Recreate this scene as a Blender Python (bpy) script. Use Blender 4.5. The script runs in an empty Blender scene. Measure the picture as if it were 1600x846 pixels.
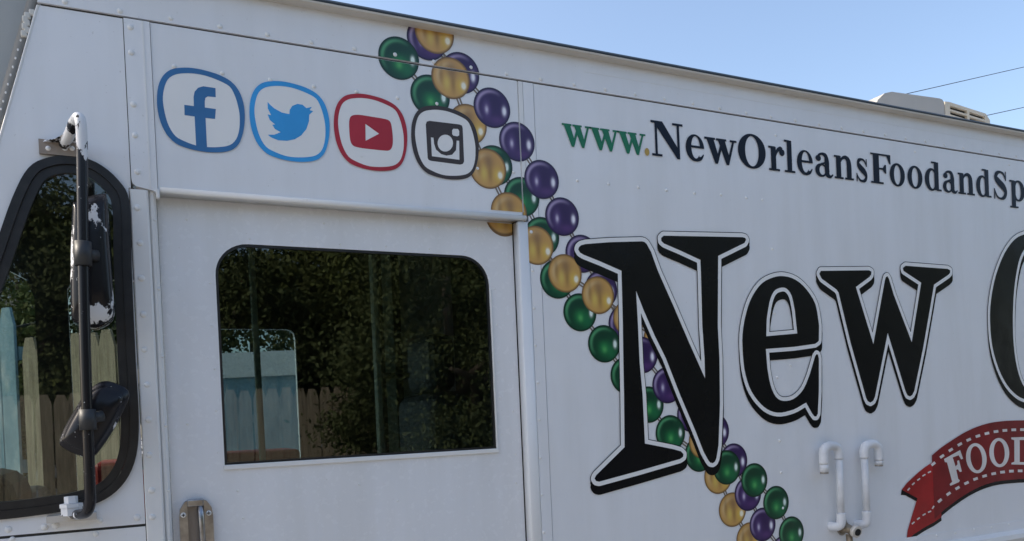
import bpy, bmesh, math, random
import numpy as np
from mathutils import Vector, Matrix
from mathutils.geometry import delaunay_2d_cdt
R = random.Random(7)
scene = bpy.context.scene
COL = scene.collection
# ------------------------------------------------------------------ camera
FPX, PX, PY = 1230.0, 800.0, 670.0            # focal length and optical centre of the (top-cropped) photograph, in photo pixels
DIST, EYE = 1.95, 1.6                          # metres to the truck side, eye height
ch = np.array([2600, -130, FPX]); ch /= np.linalg.norm(ch)
cv = np.array([.044, 1, 0.]); cv[2] = -(ch[0]*cv[0]+ch[1]*cv[1])/ch[2]; cv /= np.linalg.norm(cv)
cn = np.cross(ch, cv)
cam = bpy.data.cameras.new('camera')
co = bpy.data.objects.new('camera', cam); COL.objects.link(co)
cam.sensor_width = 36; cam.lens = 36*FPX/1600; cam.shift_y = (PY-423)/1600
cam.clip_start = .05; cam.clip_end = 2000
m = Matrix.Identity(4)
for c, k, s in ((0, 0, 1), (1, 1, -1), (2, 2, -1)):
    m[0][c] = s*ch[k]; m[1][c] = s*cn[k]; m[2][c] = -s*cv[k]
m[0][3], m[1][3], m[2][3] = 0, -DIST, EYE
co.matrix_world = m
scene.camera = co
def W(px, py, Y=0.):                           # photo pixel -> (X, Z) on the vertical plane at depth Y
    r = np.array([px-PX, py-PY, FPX]); t = (DIST+Y)/(r@cn)
    return (float(t*(r@ch)), float(EYE-t*(r@cv)))
# ------------------------------------------------------------------ world, sun, exposure
SUN_EL, SUN_AZ = math.radians(38), math.atan2(-.86, .36)   # azimuth from +Y towards +X
world = bpy.data.worlds.new('World'); scene.world = world; world.use_nodes = True
nt = world.node_tree; bg = nt.nodes['Background']
sky = nt.nodes.new('ShaderNodeTexSky'); sky.sky_type = 'NISHITA'; sky.sun_disc = False
sky.sun_elevation = SUN_EL; sky.sun_rotation = SUN_AZ; sky.air_density = 1.0; sky.dust_density = 2.8; sky.ozone_density = .8
nt.links.new(sky.outputs[0], bg.inputs[0]); bg.inputs[1].default_value = .137
sd = Vector((math.sin(SUN_AZ)*math.cos(SUN_EL), math.cos(SUN_AZ)*math.cos(SUN_EL), math.sin(SUN_EL)))
sl = bpy.data.lights.new('sun', 'SUN'); sl.energy = 2.1; sl.angle = math.radians(.53); sl.color = (1, .9, .76)
so = bpy.data.objects.new('sun', sl); COL.objects.link(so)
so.rotation_euler = sd.to_track_quat('Z', 'Y').to_euler(); so.location = sd*40
vs = scene.view_settings; vs.view_transform = 'Standard'; vs.look = 'None'; vs.gamma = 1; vs.use_curve_mapping = False
vs.exposure = 1.10
# ------------------------------------------------------------------ materials
def mat(name, col=(.8, .8, .8), rough=.5, metal=0., spec=.5, coat=0.):
    m = bpy.data.materials.new(name); m.use_nodes = True
    b = m.node_tree.nodes['Principled BSDF']
    b.inputs['Base Color'].default_value = (*col, 1); b.inputs['Roughness'].default_value = rough
    b.inputs['Metallic'].default_value = metal; b.inputs['Specular IOR Level'].default_value = spec
    b.inputs['Coat Weight'].default_value = coat; b.inputs['Coat Roughness'].default_value = .08
    return m
class NB:                                      # small node-graph helper
    def __init__(s, m): s.m = m; s.t = m.node_tree; s.b = s.t.nodes['Principled BSDF']
    def n(s, typ, **kw):
        x = s.t.nodes.new(typ)
        for k, v in kw.items(): setattr(x, k, v)
        return x
    def l(s, a, b): s.t.links.new(a, b)
    def val(s, x, sock):
        if hasattr(x, 'type') and hasattr(x, 'node'): s.l(x, sock)
        else: sock.default_value = x
    def math(s, op, a, b=0., c=0.):
        x = s.n('ShaderNodeMath', operation=op)
        for i, v in enumerate((a, b, c)): s.val(v, x.inputs[i])
        return x.outputs[0]
    def noise(s, scale=5, detail=4, rough=.55, vec=None, stretch=None):
        x = s.n('ShaderNodeTexNoise'); x.inputs['Scale'].default_value = scale; x.inputs['Detail'].default_value = detail; x.inputs['Roughness'].default_value = rough
        c = vec or s.obj()
        if stretch:
            mp = s.n('ShaderNodeMapping'); mp.inputs['Scale'].default_value = stretch; s.l(c, mp.inputs['Vector']); c = mp.outputs[0]
        s.l(c, x.inputs['Vector']); return x.outputs['Fac']
    def obj(s):
        if not hasattr(s, '_o'): s._o = s.n('ShaderNodeNewGeometry').outputs['Position']
        return s._o
    def ramp(s, fac, stops):
        r = s.n('ShaderNodeValToRGB'); e = r.color_ramp.elements
        while len(e) < len(stops): e.new(.5)
        for el, (p, c) in zip(e, stops): el.position = p; el.color = (*c, 1) if len(c) == 3 else c
        s.l(fac, r.inputs[0]); return r.outputs[0]
    def mix(s, fac, a, b):
        x = s.n('ShaderNodeMix', data_type='RGBA'); s.val(fac, x.inputs[0])
        for v, i in ((a, 6), (b, 7)):
            if isinstance(v, tuple): x.inputs[i].default_value = (*v, 1) if len(v) == 3 else v
            else: s.l(v, x.inputs[i])
        return x.outputs[2]
    def bump(s, h, strength=.2, dist=.01):
        x = s.n('ShaderNodeBump'); x.inputs['Strength'].default_value = strength; x.inputs['Distance'].default_value = dist
        s.l(h, x.inputs['Height']); s.l(x.outputs[0], s.b.inputs['Normal'])
    def col(s, c): s.l(c, s.b.inputs['Base Color'])
def paint(name, col, grime=.5, rough=.32):
    m = mat(name, col, rough); g = NB(m)
    big = g.noise(1.7, 5); st = g.noise(2.2, 6, .6, stretch=(4.5, 4.5, .5)); fine = g.noise(60, 3)
    dirt = tuple(c*k for c, k in zip(col, (.80, .79, .75)))
    f = g.math('MULTIPLY', g.math('SMOOTHSTEP' if False else 'MULTIPLY', g.math('MAXIMUM', g.math('SUBTRACT', st, .42), 0.), 1.9), g.math('ADD', big, .15))
    f = g.math('MULTIPLY', f, grime*1.3)
    c = g.mix(f, col, dirt)
    speck = g.ramp(g.noise(140, 2, .4), [(.0, (0, 0, 0)), (.735, (0, 0, 0)), (.76, (1, 1, 1))])
    c = g.mix(g.math('MULTIPLY', speck, .35*grime), c, (.30, .28, .25))
    run = g.ramp(g.noise(1.0, 5, .65, stretch=(26, 26, .55)), [(0, (0, 0, 0)), (.56, (0, 0, 0)), (.74, (1, 1, 1))])
    c = g.mix(g.math('MULTIPLY', g.math('MULTIPLY', run, big), .06*grime), c, tuple(k*.62 for k in col))
    sc = g.ramp(g.noise(3.2, 7, .72, stretch=(1.0, 1.0, 2.6)), [(0, (0, 0, 0)), (.70, (0, 0, 0)), (.715, (1, 1, 1)), (.73, (0, 0, 0))])
    c = g.mix(g.math('MULTIPLY', sc, .30*grime), c, (.34, .33, .31))
    g.col(c)
    wob = g.noise(4.5, 2)                       # panel waviness + orange peel
    h = g.math('ADD', g.math('MULTIPLY', wob, 1.0), g.math('MULTIPLY', g.noise(420, 2), .012))
    g.bump(h, .26, .02)
    rr = g.math('ADD', rough-.06, g.math('MULTIPLY', fine, .14)); g.l(rr, g.b.inputs['Roughness'])
    return m
M = {}
M['white'] = paint('white_paint', (.80, .812, .835), .7)
M['door'] = paint('door_paint', (.805, .817, .84), .8, .25)
M['band'] = paint('band_paint', (.78, .79, .81), .5)
M['trim'] = paint('trim_paint', (.80, .80, .79), .35, .38)
M['cream'] = paint('ac_plastic', (.62, .54, .42), .5, .55)
M['acgrey'] = paint('ac_shroud', (.40, .38, .35), .5, .55)
M['gutter'] = paint('gutter_metal', (.62, .58, .52), .9, .45)
M['roofedge'] = mat('roof_edge_sealant', (.035, .05, .065), .55)
M['groove'] = mat('seam_sealant', (.045, .043, .04), .8)
M['rubber'] = mat('black_rubber', (.012, .012, .014), .42)
g = NB(M['rubber']); g.col(g.ramp(g.noise(30, 4), [(.3, (.006, .006, .007)), (.75, (.022, .021, .021))]))
M['dark'] = mat('dark_interior', (.018, .02, .021), .7)
M['trimdark'] = mat('dark_plastic', (.03, .032, .034), .5)
M['pole'] = mat('worn_pole', (.60, .66, .55), .4)
M['vinylseat'] = mat('grey_seat_vinyl', (.10, .12, .14), .5)
M['pvc'] = mat('pvc_white', (.78, .79, .80), .35)
g = NB(M['pvc']); g.col(g.ramp(g.noise(18, 4), [(.3, (.62, .63, .65)), (.7, (.76, .77, .79))]))
M['chrome'] = mat('worn_chrome', (.40, .41, .43), .3, 1.)
g = NB(M['chrome']); g.col(g.ramp(g.noise(45, 5), [(.3, (.26, .255, .26)), (.7, (.46, .46, .47))]))
M['steel'] = mat('dull_steel', (.42, .38, .33), .45, .8)
M['rust'] = paint('rusty_bracket', (.30, .25, .21), 1., .6)
M['blackgap'] = mat('black_opening', (.01, .01, .01), .8)
M['brass'] = mat('corroded_brass', (.30, .24, .17), .5, .6)
M['pillar'] = paint('grey_pillar_paint', (.30, .315, .31), .9, .5)
M['seal'] = paint('pillar_seal', (.22, .22, .21), .8, .7)
M['putty'] = mat('white_putty', (.6, .59, .55), .8)
def chipped(name, thr, scale=9, off=(0, 0, 0), zb=False):
    m = mat(name, (.012, .012, .014), .28, spec=.3); g = NB(m)
    mp = g.n('ShaderNodeMapping'); mp.inputs['Location'].default_value = off; mp.inputs['Scale'].default_value = (1, 1, .55); g.l(g.obj(), mp.inputs['Vector'])
    a = g.noise(scale, 7, .66, vec=mp.outputs[0])
    if zb:                                      # wear gathers at the bends of the arm
        zz = g.n('ShaderNodeSeparateXYZ'); g.l(g.obj(), zz.inputs[0]); z = zz.outputs[2]
        a = g.math('ADD', a, g.math('MINIMUM', g.math('MULTIPLY', g.math('MAXIMUM', g.math('SUBTRACT', z, 2.02), 0.), 1.0), .17))
        a = g.math('ADD', a, g.math('MINIMUM', g.math('MULTIPLY', g.math('MAXIMUM', g.math('SUBTRACT', 1.60, z), 0.), .7), .07))
    f = g.ramp(a, [(0, (0, 0, 0)), (thr, (0, 0, 0)), (thr+.012, (1, 1, 1))])
    f2 = g.ramp(g.noise(120, 3, .5), [(0, (0, 0, 0)), (.70, (0, 0, 0)), (.73, (.8, .8, .8))])
    f = g.math('MAXIMUM', f, f2)
    g.col(g.mix(f, (.012, .012, .015), (.72, .73, .75)))
    g.l(g.math('ADD', .24, g.math('MULTIPLY', f, .3)), g.b.inputs['Roughness'])
    g.bump(f, .3, .002); return m
M['chip'] = chipped('chipped_black_paint', .64, 17, (1.3, 2.2, .35), True)
M['chip2'] = chipped('chipped_mirror_paint', .565, 13, (3, 1, 2))
M['chip3'] = chipped('chipped_white_nut', .40, 40)
def glassmat(name, tint, rough=.0, f0=.045):
    m = bpy.data.materials.new(name); m.use_nodes = True; t = m.node_tree; t.nodes.clear()
    o = t.nodes.new('ShaderNodeOutputMaterial'); mx = t.nodes.new('ShaderNodeMixShader')
    tr = t.nodes.new('ShaderNodeBsdfTransparent'); gl = t.nodes.new('ShaderNodeBsdfGlossy'); fr = t.nodes.new('ShaderNodeFresnel')
    fr.inputs['IOR'].default_value = 1.82; tr.inputs[0].default_value = (*tint, 1); gl.inputs['Roughness'].default_value = rough; gl.inputs[0].default_value = (.95, .97, .97, 1)
    t.links.new(fr.outputs[0], mx.inputs[0]); t.links.new(tr.outputs[0], mx.inputs[1]); t.links.new(gl.outputs[0], mx.inputs[2]); t.links.new(mx.outputs[0], o.inputs[0])
    ns = t.nodes.new('ShaderNodeTexNoise'); ns.inputs['Scale'].default_value = 3; bp = t.nodes.new('ShaderNodeBump'); bp.inputs['Strength'].default_value = .025; bp.inputs['Distance'].default_value = .02
    ge = t.nodes.new('ShaderNodeNewGeometry'); t.links.new(ge.outputs['Position'], ns.inputs['Vector']); t.links.new(ns.outputs['Fac'], bp.inputs['Height']); t.links.new(bp.outputs[0], gl.inputs['Normal'])
    return m
M['glass'] = glassmat('tinted_glass', (.36, .44, .45), .012)
M['glass_clear'] = glassmat('cab_glass', (.52, .58, .56), .012)
M['mirror'] = mat('mirror_glass', (.8, .82, .84), .04, 1.)
def vinyl(name, col, rough=.3, var=.12, spec=.3):
    m = mat(name, col, rough, spec=spec); g = NB(m)
    lo = tuple(c*(1-var) for c in col); hi = tuple(min(1, c*(1+var)) for c in col)
    g.col(g.ramp(g.noise(7, 4), [(.3, lo), (.7, hi)]))
    g.bump(g.math('ADD', g.noise(4.5, 2), g.math('MULTIPLY', g.noise(300, 2), .02)), .16, .02); return m
M['v_blue'] = vinyl('vinyl_blue', (.045, .165, .37)); M['v_sky'] = vinyl('vinyl_sky_blue', (.045, .34, .74)); M['v_red'] = vinyl('vinyl_red', (.42, .028, .045))
M['v_char'] = vinyl('vinyl_charcoal', (.055, .045, .045)); M['v_black'] = vinyl('vinyl_black', (.0075, .0078, .010), .22, spec=.26)
M['v_navy'] = vinyl('vinyl_blue_black', (.010, .015, .028), .34, spec=.16); M['v_green'] = vinyl('vinyl_green', (.012, .17, .085)); M['v_gold'] = vinyl('vinyl_gold', (.50, .33, .08))
M['v_white'] = vinyl('vinyl_white', (.82, .82, .81), .33, .02)
M['v_rib'] = vinyl('vinyl_ribbon_red', (.20, .010, .014), .3, .25); M['v_tail'] = vinyl('vinyl_ribbon_tail_red', (.36, .016, .018), .3, .25); M['v_stitch'] = vinyl('vinyl_stitch', (.74, .70, .68))
M['v_link'] = vinyl('vinyl_link', (.20, .17, .14))
def beadmat(name, base, blobs, rim):
    m = mat(name, base, .3); g = NB(m)
    uv = g.n('ShaderNodeUVMap'); sp = g.n('ShaderNodeSeparateXYZ'); g.l(uv.outputs[0], sp.inputs[0])
    u, v = sp.outputs[0], sp.outputs[1]
    r = g.math('SQRT', g.math('ADD', g.math('MULTIPLY', u, u), g.math('MULTIPLY', v, v)))
    def gs(cx, cy, sx, sy):
        a = g.math('DIVIDE', g.math('SUBTRACT', u, cx), sx); b = g.math('DIVIDE', g.math('SUBTRACT', v, cy), sy)
        q = g.math('ADD', g.math('MULTIPLY', a, a), g.math('MULTIPLY', b, b))
        return g.math('EXPONENT', g.math('MULTIPLY', q, -1.))
    c = base
    for bl in blobs:
        if bl[0] == 'blob': f = g.math('MULTIPLY', gs(*bl[1:5]), bl[6])
        elif bl[0] == 'crescent':                # printed rim light: band at radius r0 on one side
            d = g.math('DIVIDE', g.math('SUBTRACT', r, bl[1]), bl[2]); f = g.math('EXPONENT', g.math('MULTIPLY', g.math('MULTIPLY', d, d), -1.))
            side = g.math('MAXIMUM', g.math('ADD', g.math('MULTIPLY', u, bl[3]), g.math('MULTIPLY', v, bl[4])), 0.)
            f = g.math('MULTIPLY', g.math('MULTIPLY', f, side), bl[6])
        else:                                    # hard highlight
            f = g.math('MULTIPLY', g.math('MINIMUM', g.math('MULTIPLY', gs(*bl[1:5]), 2.2), 1.), bl[6])
        c = g.mix(g.math('MINIMUM', f, 1.), c, bl[5])
    edge = g.ramp(r, [(0, (0, 0, 0)), (.86, (0, 0, 0)), (.965, (1, 1, 1))])
    g.col(g.mix(g.math('MULTIPLY', edge, .9), c, rim))
    g.bump(g.noise(4.5, 2), .16, .02); return m
M['bead_green'] = beadmat('print_green_bead', (.004, .055, .028), [
    ('blob', .45, -.45, .34, .5, (.012, .16, .06), .8), ('blob', .0, -.22, .30, .34, (.02, .24, .07), .95), ('blob', .02, -.3, .13, .16, (.10, .42, .12), .8), ('blob', -.1, .45, .5, .25, (.004, .045, .024), .8),
    ('crescent', .80, .09, -.7, .6, (.10, .38, .17), 1.1), ('hard', .68, -.02, .085, .16, (.75, .88, .80), 1.)], (.002, .022, .012))
M['bead_purple'] = beadmat('print_purple_bead', (.042, .018, .098), [
    ('blob', .1, .3, .5, .5, (.03, .012, .075), .8), ('blob', -.3, -.1, .2, .38, (.14, .08, .26), .8), ('blob', -.3, -.12, .085, .17, (.62, .56, .72), .95), ('blob', .25, -.6, .4, .2, (.10, .04, .17), .8),
    ('crescent', .80, .085, -.75, .6, (.40, .32, .52), 1.2), ('hard', .66, -.1, .10, .19, (.60, .56, .70), 1.), ('hard', .67, -.1, .055, .12, (.85, .85, .9), 1.)], (.016, .007, .04))
M['bead_gold'] = beadmat('print_gold_bead', (.58, .33, .10), [
    ('crescent', .66, .12, -.8, .5, (.72, .52, .26), 1.2), ('blob', .05, .35, .30, .45, (.27, .155, .075), .8), ('blob', .12, -.25, .12, .4, (.27, .15, .05), .7), ('blob', -.22, -.25, .17, .36, (.68, .50, .12), .95),
    ('blob', .55, -.3, .26, .36, (.70, .48, .08), .95), ('blob', -.5, .2, .12, .5, (.22, .125, .05), .55), ('hard', .66, -.28, .10, .14, (.92, .88, .70), 1.)], (.15, .08, .03))
# ------------------------------------------------------------------ geometry helpers
def mesh(name, verts, faces, material, parent=None, smooth=False, uvs=None):
    me = bpy.data.meshes.new(name); me.from_pydata(verts, [], faces); me.update()
    if uvs is not None:
        ul = me.uv_layers.new(name='UVMap')
        for lp in me.loops: ul.data[lp.index].uv = uvs[lp.vertex_index]
    if smooth: me.polygons.foreach_set('use_smooth', [True]*len(me.polygons))
    o = bpy.data.objects.new(name, me); COL.objects.link(o)
    if material: me.materials.append(material)
    if parent: o.parent = parent
    return o
def inst(name, src, loc, parent, rot=None, scale=None):
    o = bpy.data.objects.new(name, src); COL.objects.link(o); o.location = loc
    if rot: o.rotation_euler = rot
    if scale: o.scale = scale
    o.parent = parent; return o
def tag(o, label, cat=None, group=None, kind=None):
    if label: o['label'] = label
    if cat: o['category'] = cat
    if group: o['group'] = group
    if kind: o['kind'] = kind
    return o
def empty(name, loc, label, cat, group=None):
    o = bpy.data.objects.new(name, None); COL.objects.link(o); o.location = loc; o.empty_display_size = .1
    return tag(o, label, cat, group)
def ccw(p):
    a = sum(p[i-1][0]*p[i][1]-p[i][0]*p[i-1][1] for i in range(len(p)))
    return list(p) if a > 0 else list(p)[::-1]
def tri2d(shapes):                              # painter's boolean: last polygon covering a spot decides (+1 add, -1 cut)
    V, F, ops = [], [], []
    for p, op in shapes:
        p = ccw(p); F.append(list(range(len(V), len(V)+len(p)))); V += [Vector(q) for q in p]; ops.append(op)
    v, e, f, ov, oe, of = delaunay_2d_cdt(V, [], F, 0, 1e-6, True)
    return [tuple(q) for q in v], [(list(t), max(o)) for t, o in zip(f, of) if o], ops
def compact(v, tris):
    idx = {}; nv = []; nf = []
    for t in tris:
        ft = []
        for i in t:
            if i not in idx: idx[i] = len(nv); nv.append(v[i])
            ft.append(idx[i])
        nf.append(ft)
    return nv, nf
def flat(name, shapes, material, parent, y):    # flat printed shape on the truck side, at depth y
    v, ft, ops = tri2d(shapes)
    v, f = compact(v, [t for t, o in ft if ops[o] > 0])
    return mesh(name, [(a, y, b) for a, b in v], f, material, parent)
def slab(name, outer, holes, y0, y1, material, parent, back=True):
    v, ft, ops = tri2d([(outer, 1)]+[(h, -1) for h in holes])
    v, f = compact(v, [t for t, o in ft if ops[o] > 0])
    n = len(v); vs_ = [(a, y0, b) for a, b in v]; fs = list(f)
    if back: vs_ += [(a, y1, b) for a, b in v]; fs += [[i+n for i in t[::-1]] for t in f]
    for ring, s in [(ccw(outer), 1)]+[(ccw(h), -1) for h in holes]:
        k = len(vs_); q = len(ring); vs_ += [(a, y0, b) for a, b in ring]+[(a, y1, b) for a, b in ring]
        for i in range(q):
            j = (i+1) % q; fc = [k+j, k+i, k+q+i, k+q+j]; fs.append(fc if s < 0 else fc[::-1])
    o = mesh(name, vs_, fs, material, parent)
    return o
def rect(x0, x1, z0, z1): return [(x0, z0), (x1, z0), (x1, z1), (x0, z1)]
def ell(cx, cy, rx, ry, n=40, rot=0.):
    c, s = math.cos(rot), math.sin(rot); out = []
    for i in range(n):
        a = 2*math.pi*i/n; x, y = rx*math.cos(a), ry*math.sin(a); out.append((cx+c*x-s*y, cy+s*x+c*y))
    return out
def crom(pts, n=5, closed=True):
    out = []; k = len(pts)
    for i in range(k if closed else k-1):
        g_ = lambda j: pts[j % k] if closed else pts[max(0, min(k-1, j))]
        p0, p1, p2, p3 = g_(i-1), g_(i), g_(i+1), g_(i+2)
        for s in range(n):
            t = s/n
            out.append(tuple(.5*((2*b)+(-a+c)*t+(2*a-5*b+4*c-d)*t*t+(-a+3*b-3*c+d)*t**3) for a, b, c, d in zip(p0, p1, p2, p3)))
    if not closed: out.append(tuple(pts[-1]))
    return out
def stroke(pts, n=5):                           # pts: (x, y, width) -> outline polygon
    p = crom(pts, n, False); L, Rr = [], []
    for i, (x, y, w) in enumerate(p):
        a = p[max(0, i-1)]; b = p[min(len(p)-1, i+1)]; dx, dy = b[0]-a[0], b[1]-a[1]; d = math.hypot(dx, dy) or 1
        L.append((x-dy/d*w/2, y+dx/d*w/2)); Rr.append((x+dy/d*w/2, y-dx/d*w/2))
    return L+Rr[::-1]
def clean(poly, r, inside=True):                # outline grown by r: polygon + a capsule on every edge
    out = [(poly, 1)] if inside else []
    k = len(poly)
    for i in range(k):
        a, b = poly[i], poly[(i+1) % k]; dx, dy = b[0]-a[0], b[1]-a[1]; d = math.hypot(dx, dy)
        out.append((ell(a[0]+1e-5*i/k, a[1], r, r, 12, .1+i*.37), 1))
        if d > 1e-4: nx, ny = -dy/d*r, dx/d*r; out.append(([(a[0]+nx, a[1]+ny), (b[0]+nx, b[1]+ny), (b[0]-nx, b[1]-ny), (a[0]-nx, a[1]-ny)], 1))
    return out
def bx(name, x0, x1, y0, y1, z0, z1, material, parent, bev=0.):
    bm = bmesh.new(); bmesh.ops.create_cube(bm, size=1)
    for v in bm.verts: v.co = ((x0+x1)/2+v.co.x*(x1-x0), (y0+y1)/2+v.co.y*(y1-y0), (z0+z1)/2+v.co.z*(z1-z0))
    if bev: bmesh.ops.bevel(bm, geom=bm.edges[:], offset=bev, segments=3, profile=.5, affect='EDGES')
    me = bpy.data.meshes.new(name); bm.to_mesh(me); bm.free(); me.materials.append(material)
    o = bpy.data.objects.new(name, me); COL.objects.link(o)
    if parent: o.parent = parent
    return o
def prism_x(name, prof, x0, x1, material, parent, smooth=False):   # (y, z) profile swept along X
    n = len(prof); v = [(x0, a, b) for a, b in prof]+[(x1, a, b) for a, b in prof]
    f = [[i, (i+1) % n, n+(i+1) % n, n+i] for i in range(n)]+[list(range(n))[::-1], list(range(n, 2*n))]
    o = mesh(name, v, f, material, parent)
    bm = bmesh.new(); bm.from_mesh(o.data); bmesh.ops.recalc_face_normals(bm, faces=bm.faces[:]); bm.to_mesh(o.data); bm.free(); return o
def prism_z(name, prof, z0, z1, material, parent):
    n = len(prof); v = [(a, b, z0) for a, b in prof]+[(a, b, z1) for a, b in prof]
    f = [[i, (i+1) % n, n+(i+1) % n, n+i] for i in range(n)]+[list(range(n))[::-1], list(range(n, 2*n))]
    o = mesh(name, v, f, material, parent)
    bm = bmesh.new(); bm.from_mesh(o.data); bmesh.ops.recalc_face_normals(bm, faces=bm.faces[:]); bm.to_mesh(o.data); bm.free(); return o
def tube(name, pts, rad, material, parent, n=14, smoothpath=4):
    p = crom([(*q, rad if not isinstance(rad, list) else rad[i]) for i, q in enumerate(pts)], smoothpath, False) if smoothpath > 1 else [(*q, rad if not isinstance(rad, list) else rad[i]) for i, q in enumerate(pts)]
    V, F = [], []; prev = None
    for i, q in enumerate(p):
        a = Vector(p[max(0, i-1)][:3]); b = Vector(p[min(len(p)-1, i+1)][:3]); t = (b-a).normalized()
        ref = prev if prev else (Vector((0, 0, 1)) if abs(t.z) < .9 else Vector((1, 0, 0)))
        u = (ref-t*ref.dot(t)).normalized(); w = t.cross(u); prev = u
        for k in range(n):
            an = 2*math.pi*k/n; V.append(tuple(Vector(q[:3])+(u*math.cos(an)+w*math.sin(an))*q[3]))
    for i in range(len(p)-1):
        for k in range(n): k2 = (k+1) % n; F.append([i*n+k, i*n+k2, (i+1)*n+k2, (i+1)*n+k])
    F += [list(range(n))[::-1], list(range((len(p)-1)*n, len(p)*n))]
    o = mesh(name, V, F, material, parent)
    o.data.polygons.foreach_set('use_smooth', [len(q.vertices) == 4 for q in o.data.polygons]); return o
# ------------------------------------------------------------------ setting: ground
asph = mat('concrete', (.3, .3, .3), .9); g = NB(asph)
g.col(g.ramp(g.noise(40, 6), [(.3, (.19, .19, .188)), (.7, (.28, .277, .27))])); g.bump(g.noise(160, 4), .4, .01)
gm = mesh('ground', [(-400, -400, 0), (400, -400, 0), (400, 400, 0), (-400, 400, 0)], [[0, 1, 2, 3]], asph); tag(gm, 'pale concrete lot under the truck', kind='structure')
# ------------------------------------------------------------------ the truck
T = empty('food_truck', (0, 0, 0), 'white riveted step van food truck printed with bead strands and black lettering', 'food truck')
XR, FAR = 6.4, 2.2                              # rear end, far side
Z_SEAM = 2.533
SK = .004
# rivets: low dome, shared mesh
bm = bmesh.new(); bmesh.ops.create_uvsphere(bm, u_segments=12, v_segments=6, radius=1)
bmesh.ops.delete(bm, geom=[v for v in bm.verts if v.co.z < -.05], context='VERTS')
for v in bm.verts: v.co = (v.co.x, -v.co.z*.55, v.co.y)
bmesh.ops.recalc_face_normals(bm, faces=bm.faces[:])
for f in bm.faces: f.smooth = True
RIV = bpy.data.meshes.new('rivet'); bm.to_mesh(RIV); bm.free(); RIV.materials.append(M['trim'])
def rivet(x, z, y, parent, r=.0062):
    r *= R.uniform(.92, 1.08)
    return inst('rivet', RIV, (x+R.uniform(-.0015, .0015), y+.0003, z+R.uniform(-.0015, .0015)), parent, scale=(r, r, r))
# main side panel
side = slab('side_panel', rect(1.034, XR, .62, Z_SEAM-.0035), [], 0, .03, M['white'], T)
for i in range(7): rivet(1.164+.1037*i, 2.272, 0, side, .0055)
for z in (2.116, 1.906, 1.806, 1.697, 1.600, 1.491, 1.387, 1.27): rivet(1.886, z, 0, side, .0055)
for x, z in ((1.92, 2.486), (2.587, 2.502), (3.127, 2.508), (1.852, 2.273), (1.945, 1.735), (3.9, 2.505)): rivet(x, z, 0, side, .0048)
lap = slab('lower_lap_panel', rect(1.034, XR, .62, 1.112), [], -.0022, .001, M['white'], side)
for i in range(-8, 28): rivet(2.517+.105*i, 1.103-.0, -.0022, side, .0052) if 1.05 < 2.517+.105*i < XR else None
# rub rail along the lower side
prism_x('rub_rail', [(-.002, 1.030), (-.026, 1.036), (-.034, 1.052), (-.030, 1.068), (-.002, 1.078)], 1.9, XR, M['trim'], side)
# flange with rivets right of the door post
fl = slab('jamb_flange', rect(1.000, 1.0315, .62, Z_SEAM-.0035), [], -.0012, .03, M['white'], T)
for i in range(13): rivet(1.0052, 2.010-.1043*(i-1), -.0012, fl, .0048) if 2.010-.1043*(i-1) < 2.13 else None
slab('joint_sealant', rect(1.0315, 1.034, .62, Z_SEAM-.0035), [], .0035, .03, M['trim'], fl)
# door post: half-round channel
prof = [(.9665, .03)]+[(.983+.0165*math.cos(a), .002-.0045*max(0, math.sin(a))**.5) for a in [math.pi*(1-k/10) for k in range(11)]]+[(1.000, .03)]
post = prism_z('door_post', prof, .62, 2.142, M['trim'], T)
for p_ in post.data.polygons: p_.use_smooth = len(p_.vertices) == 4
slab('joint_strip', rect(.986, .9985, 2.168, Z_SEAM-.0035), [], -.0010, .03, M['trim'], post)
slab('joint_sealant', rect(.9822, .9858, 2.168, Z_SEAM-.0035), [], .003, .03, M['trim'], post)
# upper band, cab to rear
band = slab('roof_band', [(-.157, Z_SEAM+.001), (XR, Z_SEAM+.001), (XR, 2.632), (-.127, 2.632)], [], -.003, .03, M['band'], T)
for i in range(-1, 60):
    x = .002+.1055*i
    if x < XR: rivet(x, 2.5445, -.003, band, .0058)
slab('seam', rect(-.15, XR-.01, Z_SEAM-.0045, Z_SEAM+.002), [], .004, .028, M['groove'], band)
slab('band_crease', rect(1.2, XR, 2.585, 2.5862), [], -.0036, -.002, M['trim'], band)
# gutter and roof
gut = prism_x('gutter', [(-.0032, 2.6235), (-.020, 2.623), (-.030, 2.6265), (-.031, 2.631), (-.027, 2.6325), (-.0032, 2.6325)], -.10, XR, M['gutter'], T)
prism_x('roof_edge', [(-.002, 2.6330), (-.024, 2.6331), (-.0262, 2.639), (-.021, 2.6455), (-.01, 2.6485), (.05, 2.657), (.05, 2.633)], -.10, XR, M['roofedge'], gut)
rf = []; NS = 10
for i in range(NS+1):
    y = .045+(FAR-.05)*i/NS; rf.append((y, 2.655+.055*(1-((y-FAR/2)/(FAR/2))**2)))
prism_x('roof', rf+[(y, z-.03) for y, z in rf[::-1]], -.10, XR, M['white'], T)
bx('rear_wall', XR-.03, XR, .031, FAR-.03, .62, 2.66, M['white'], T)
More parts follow.
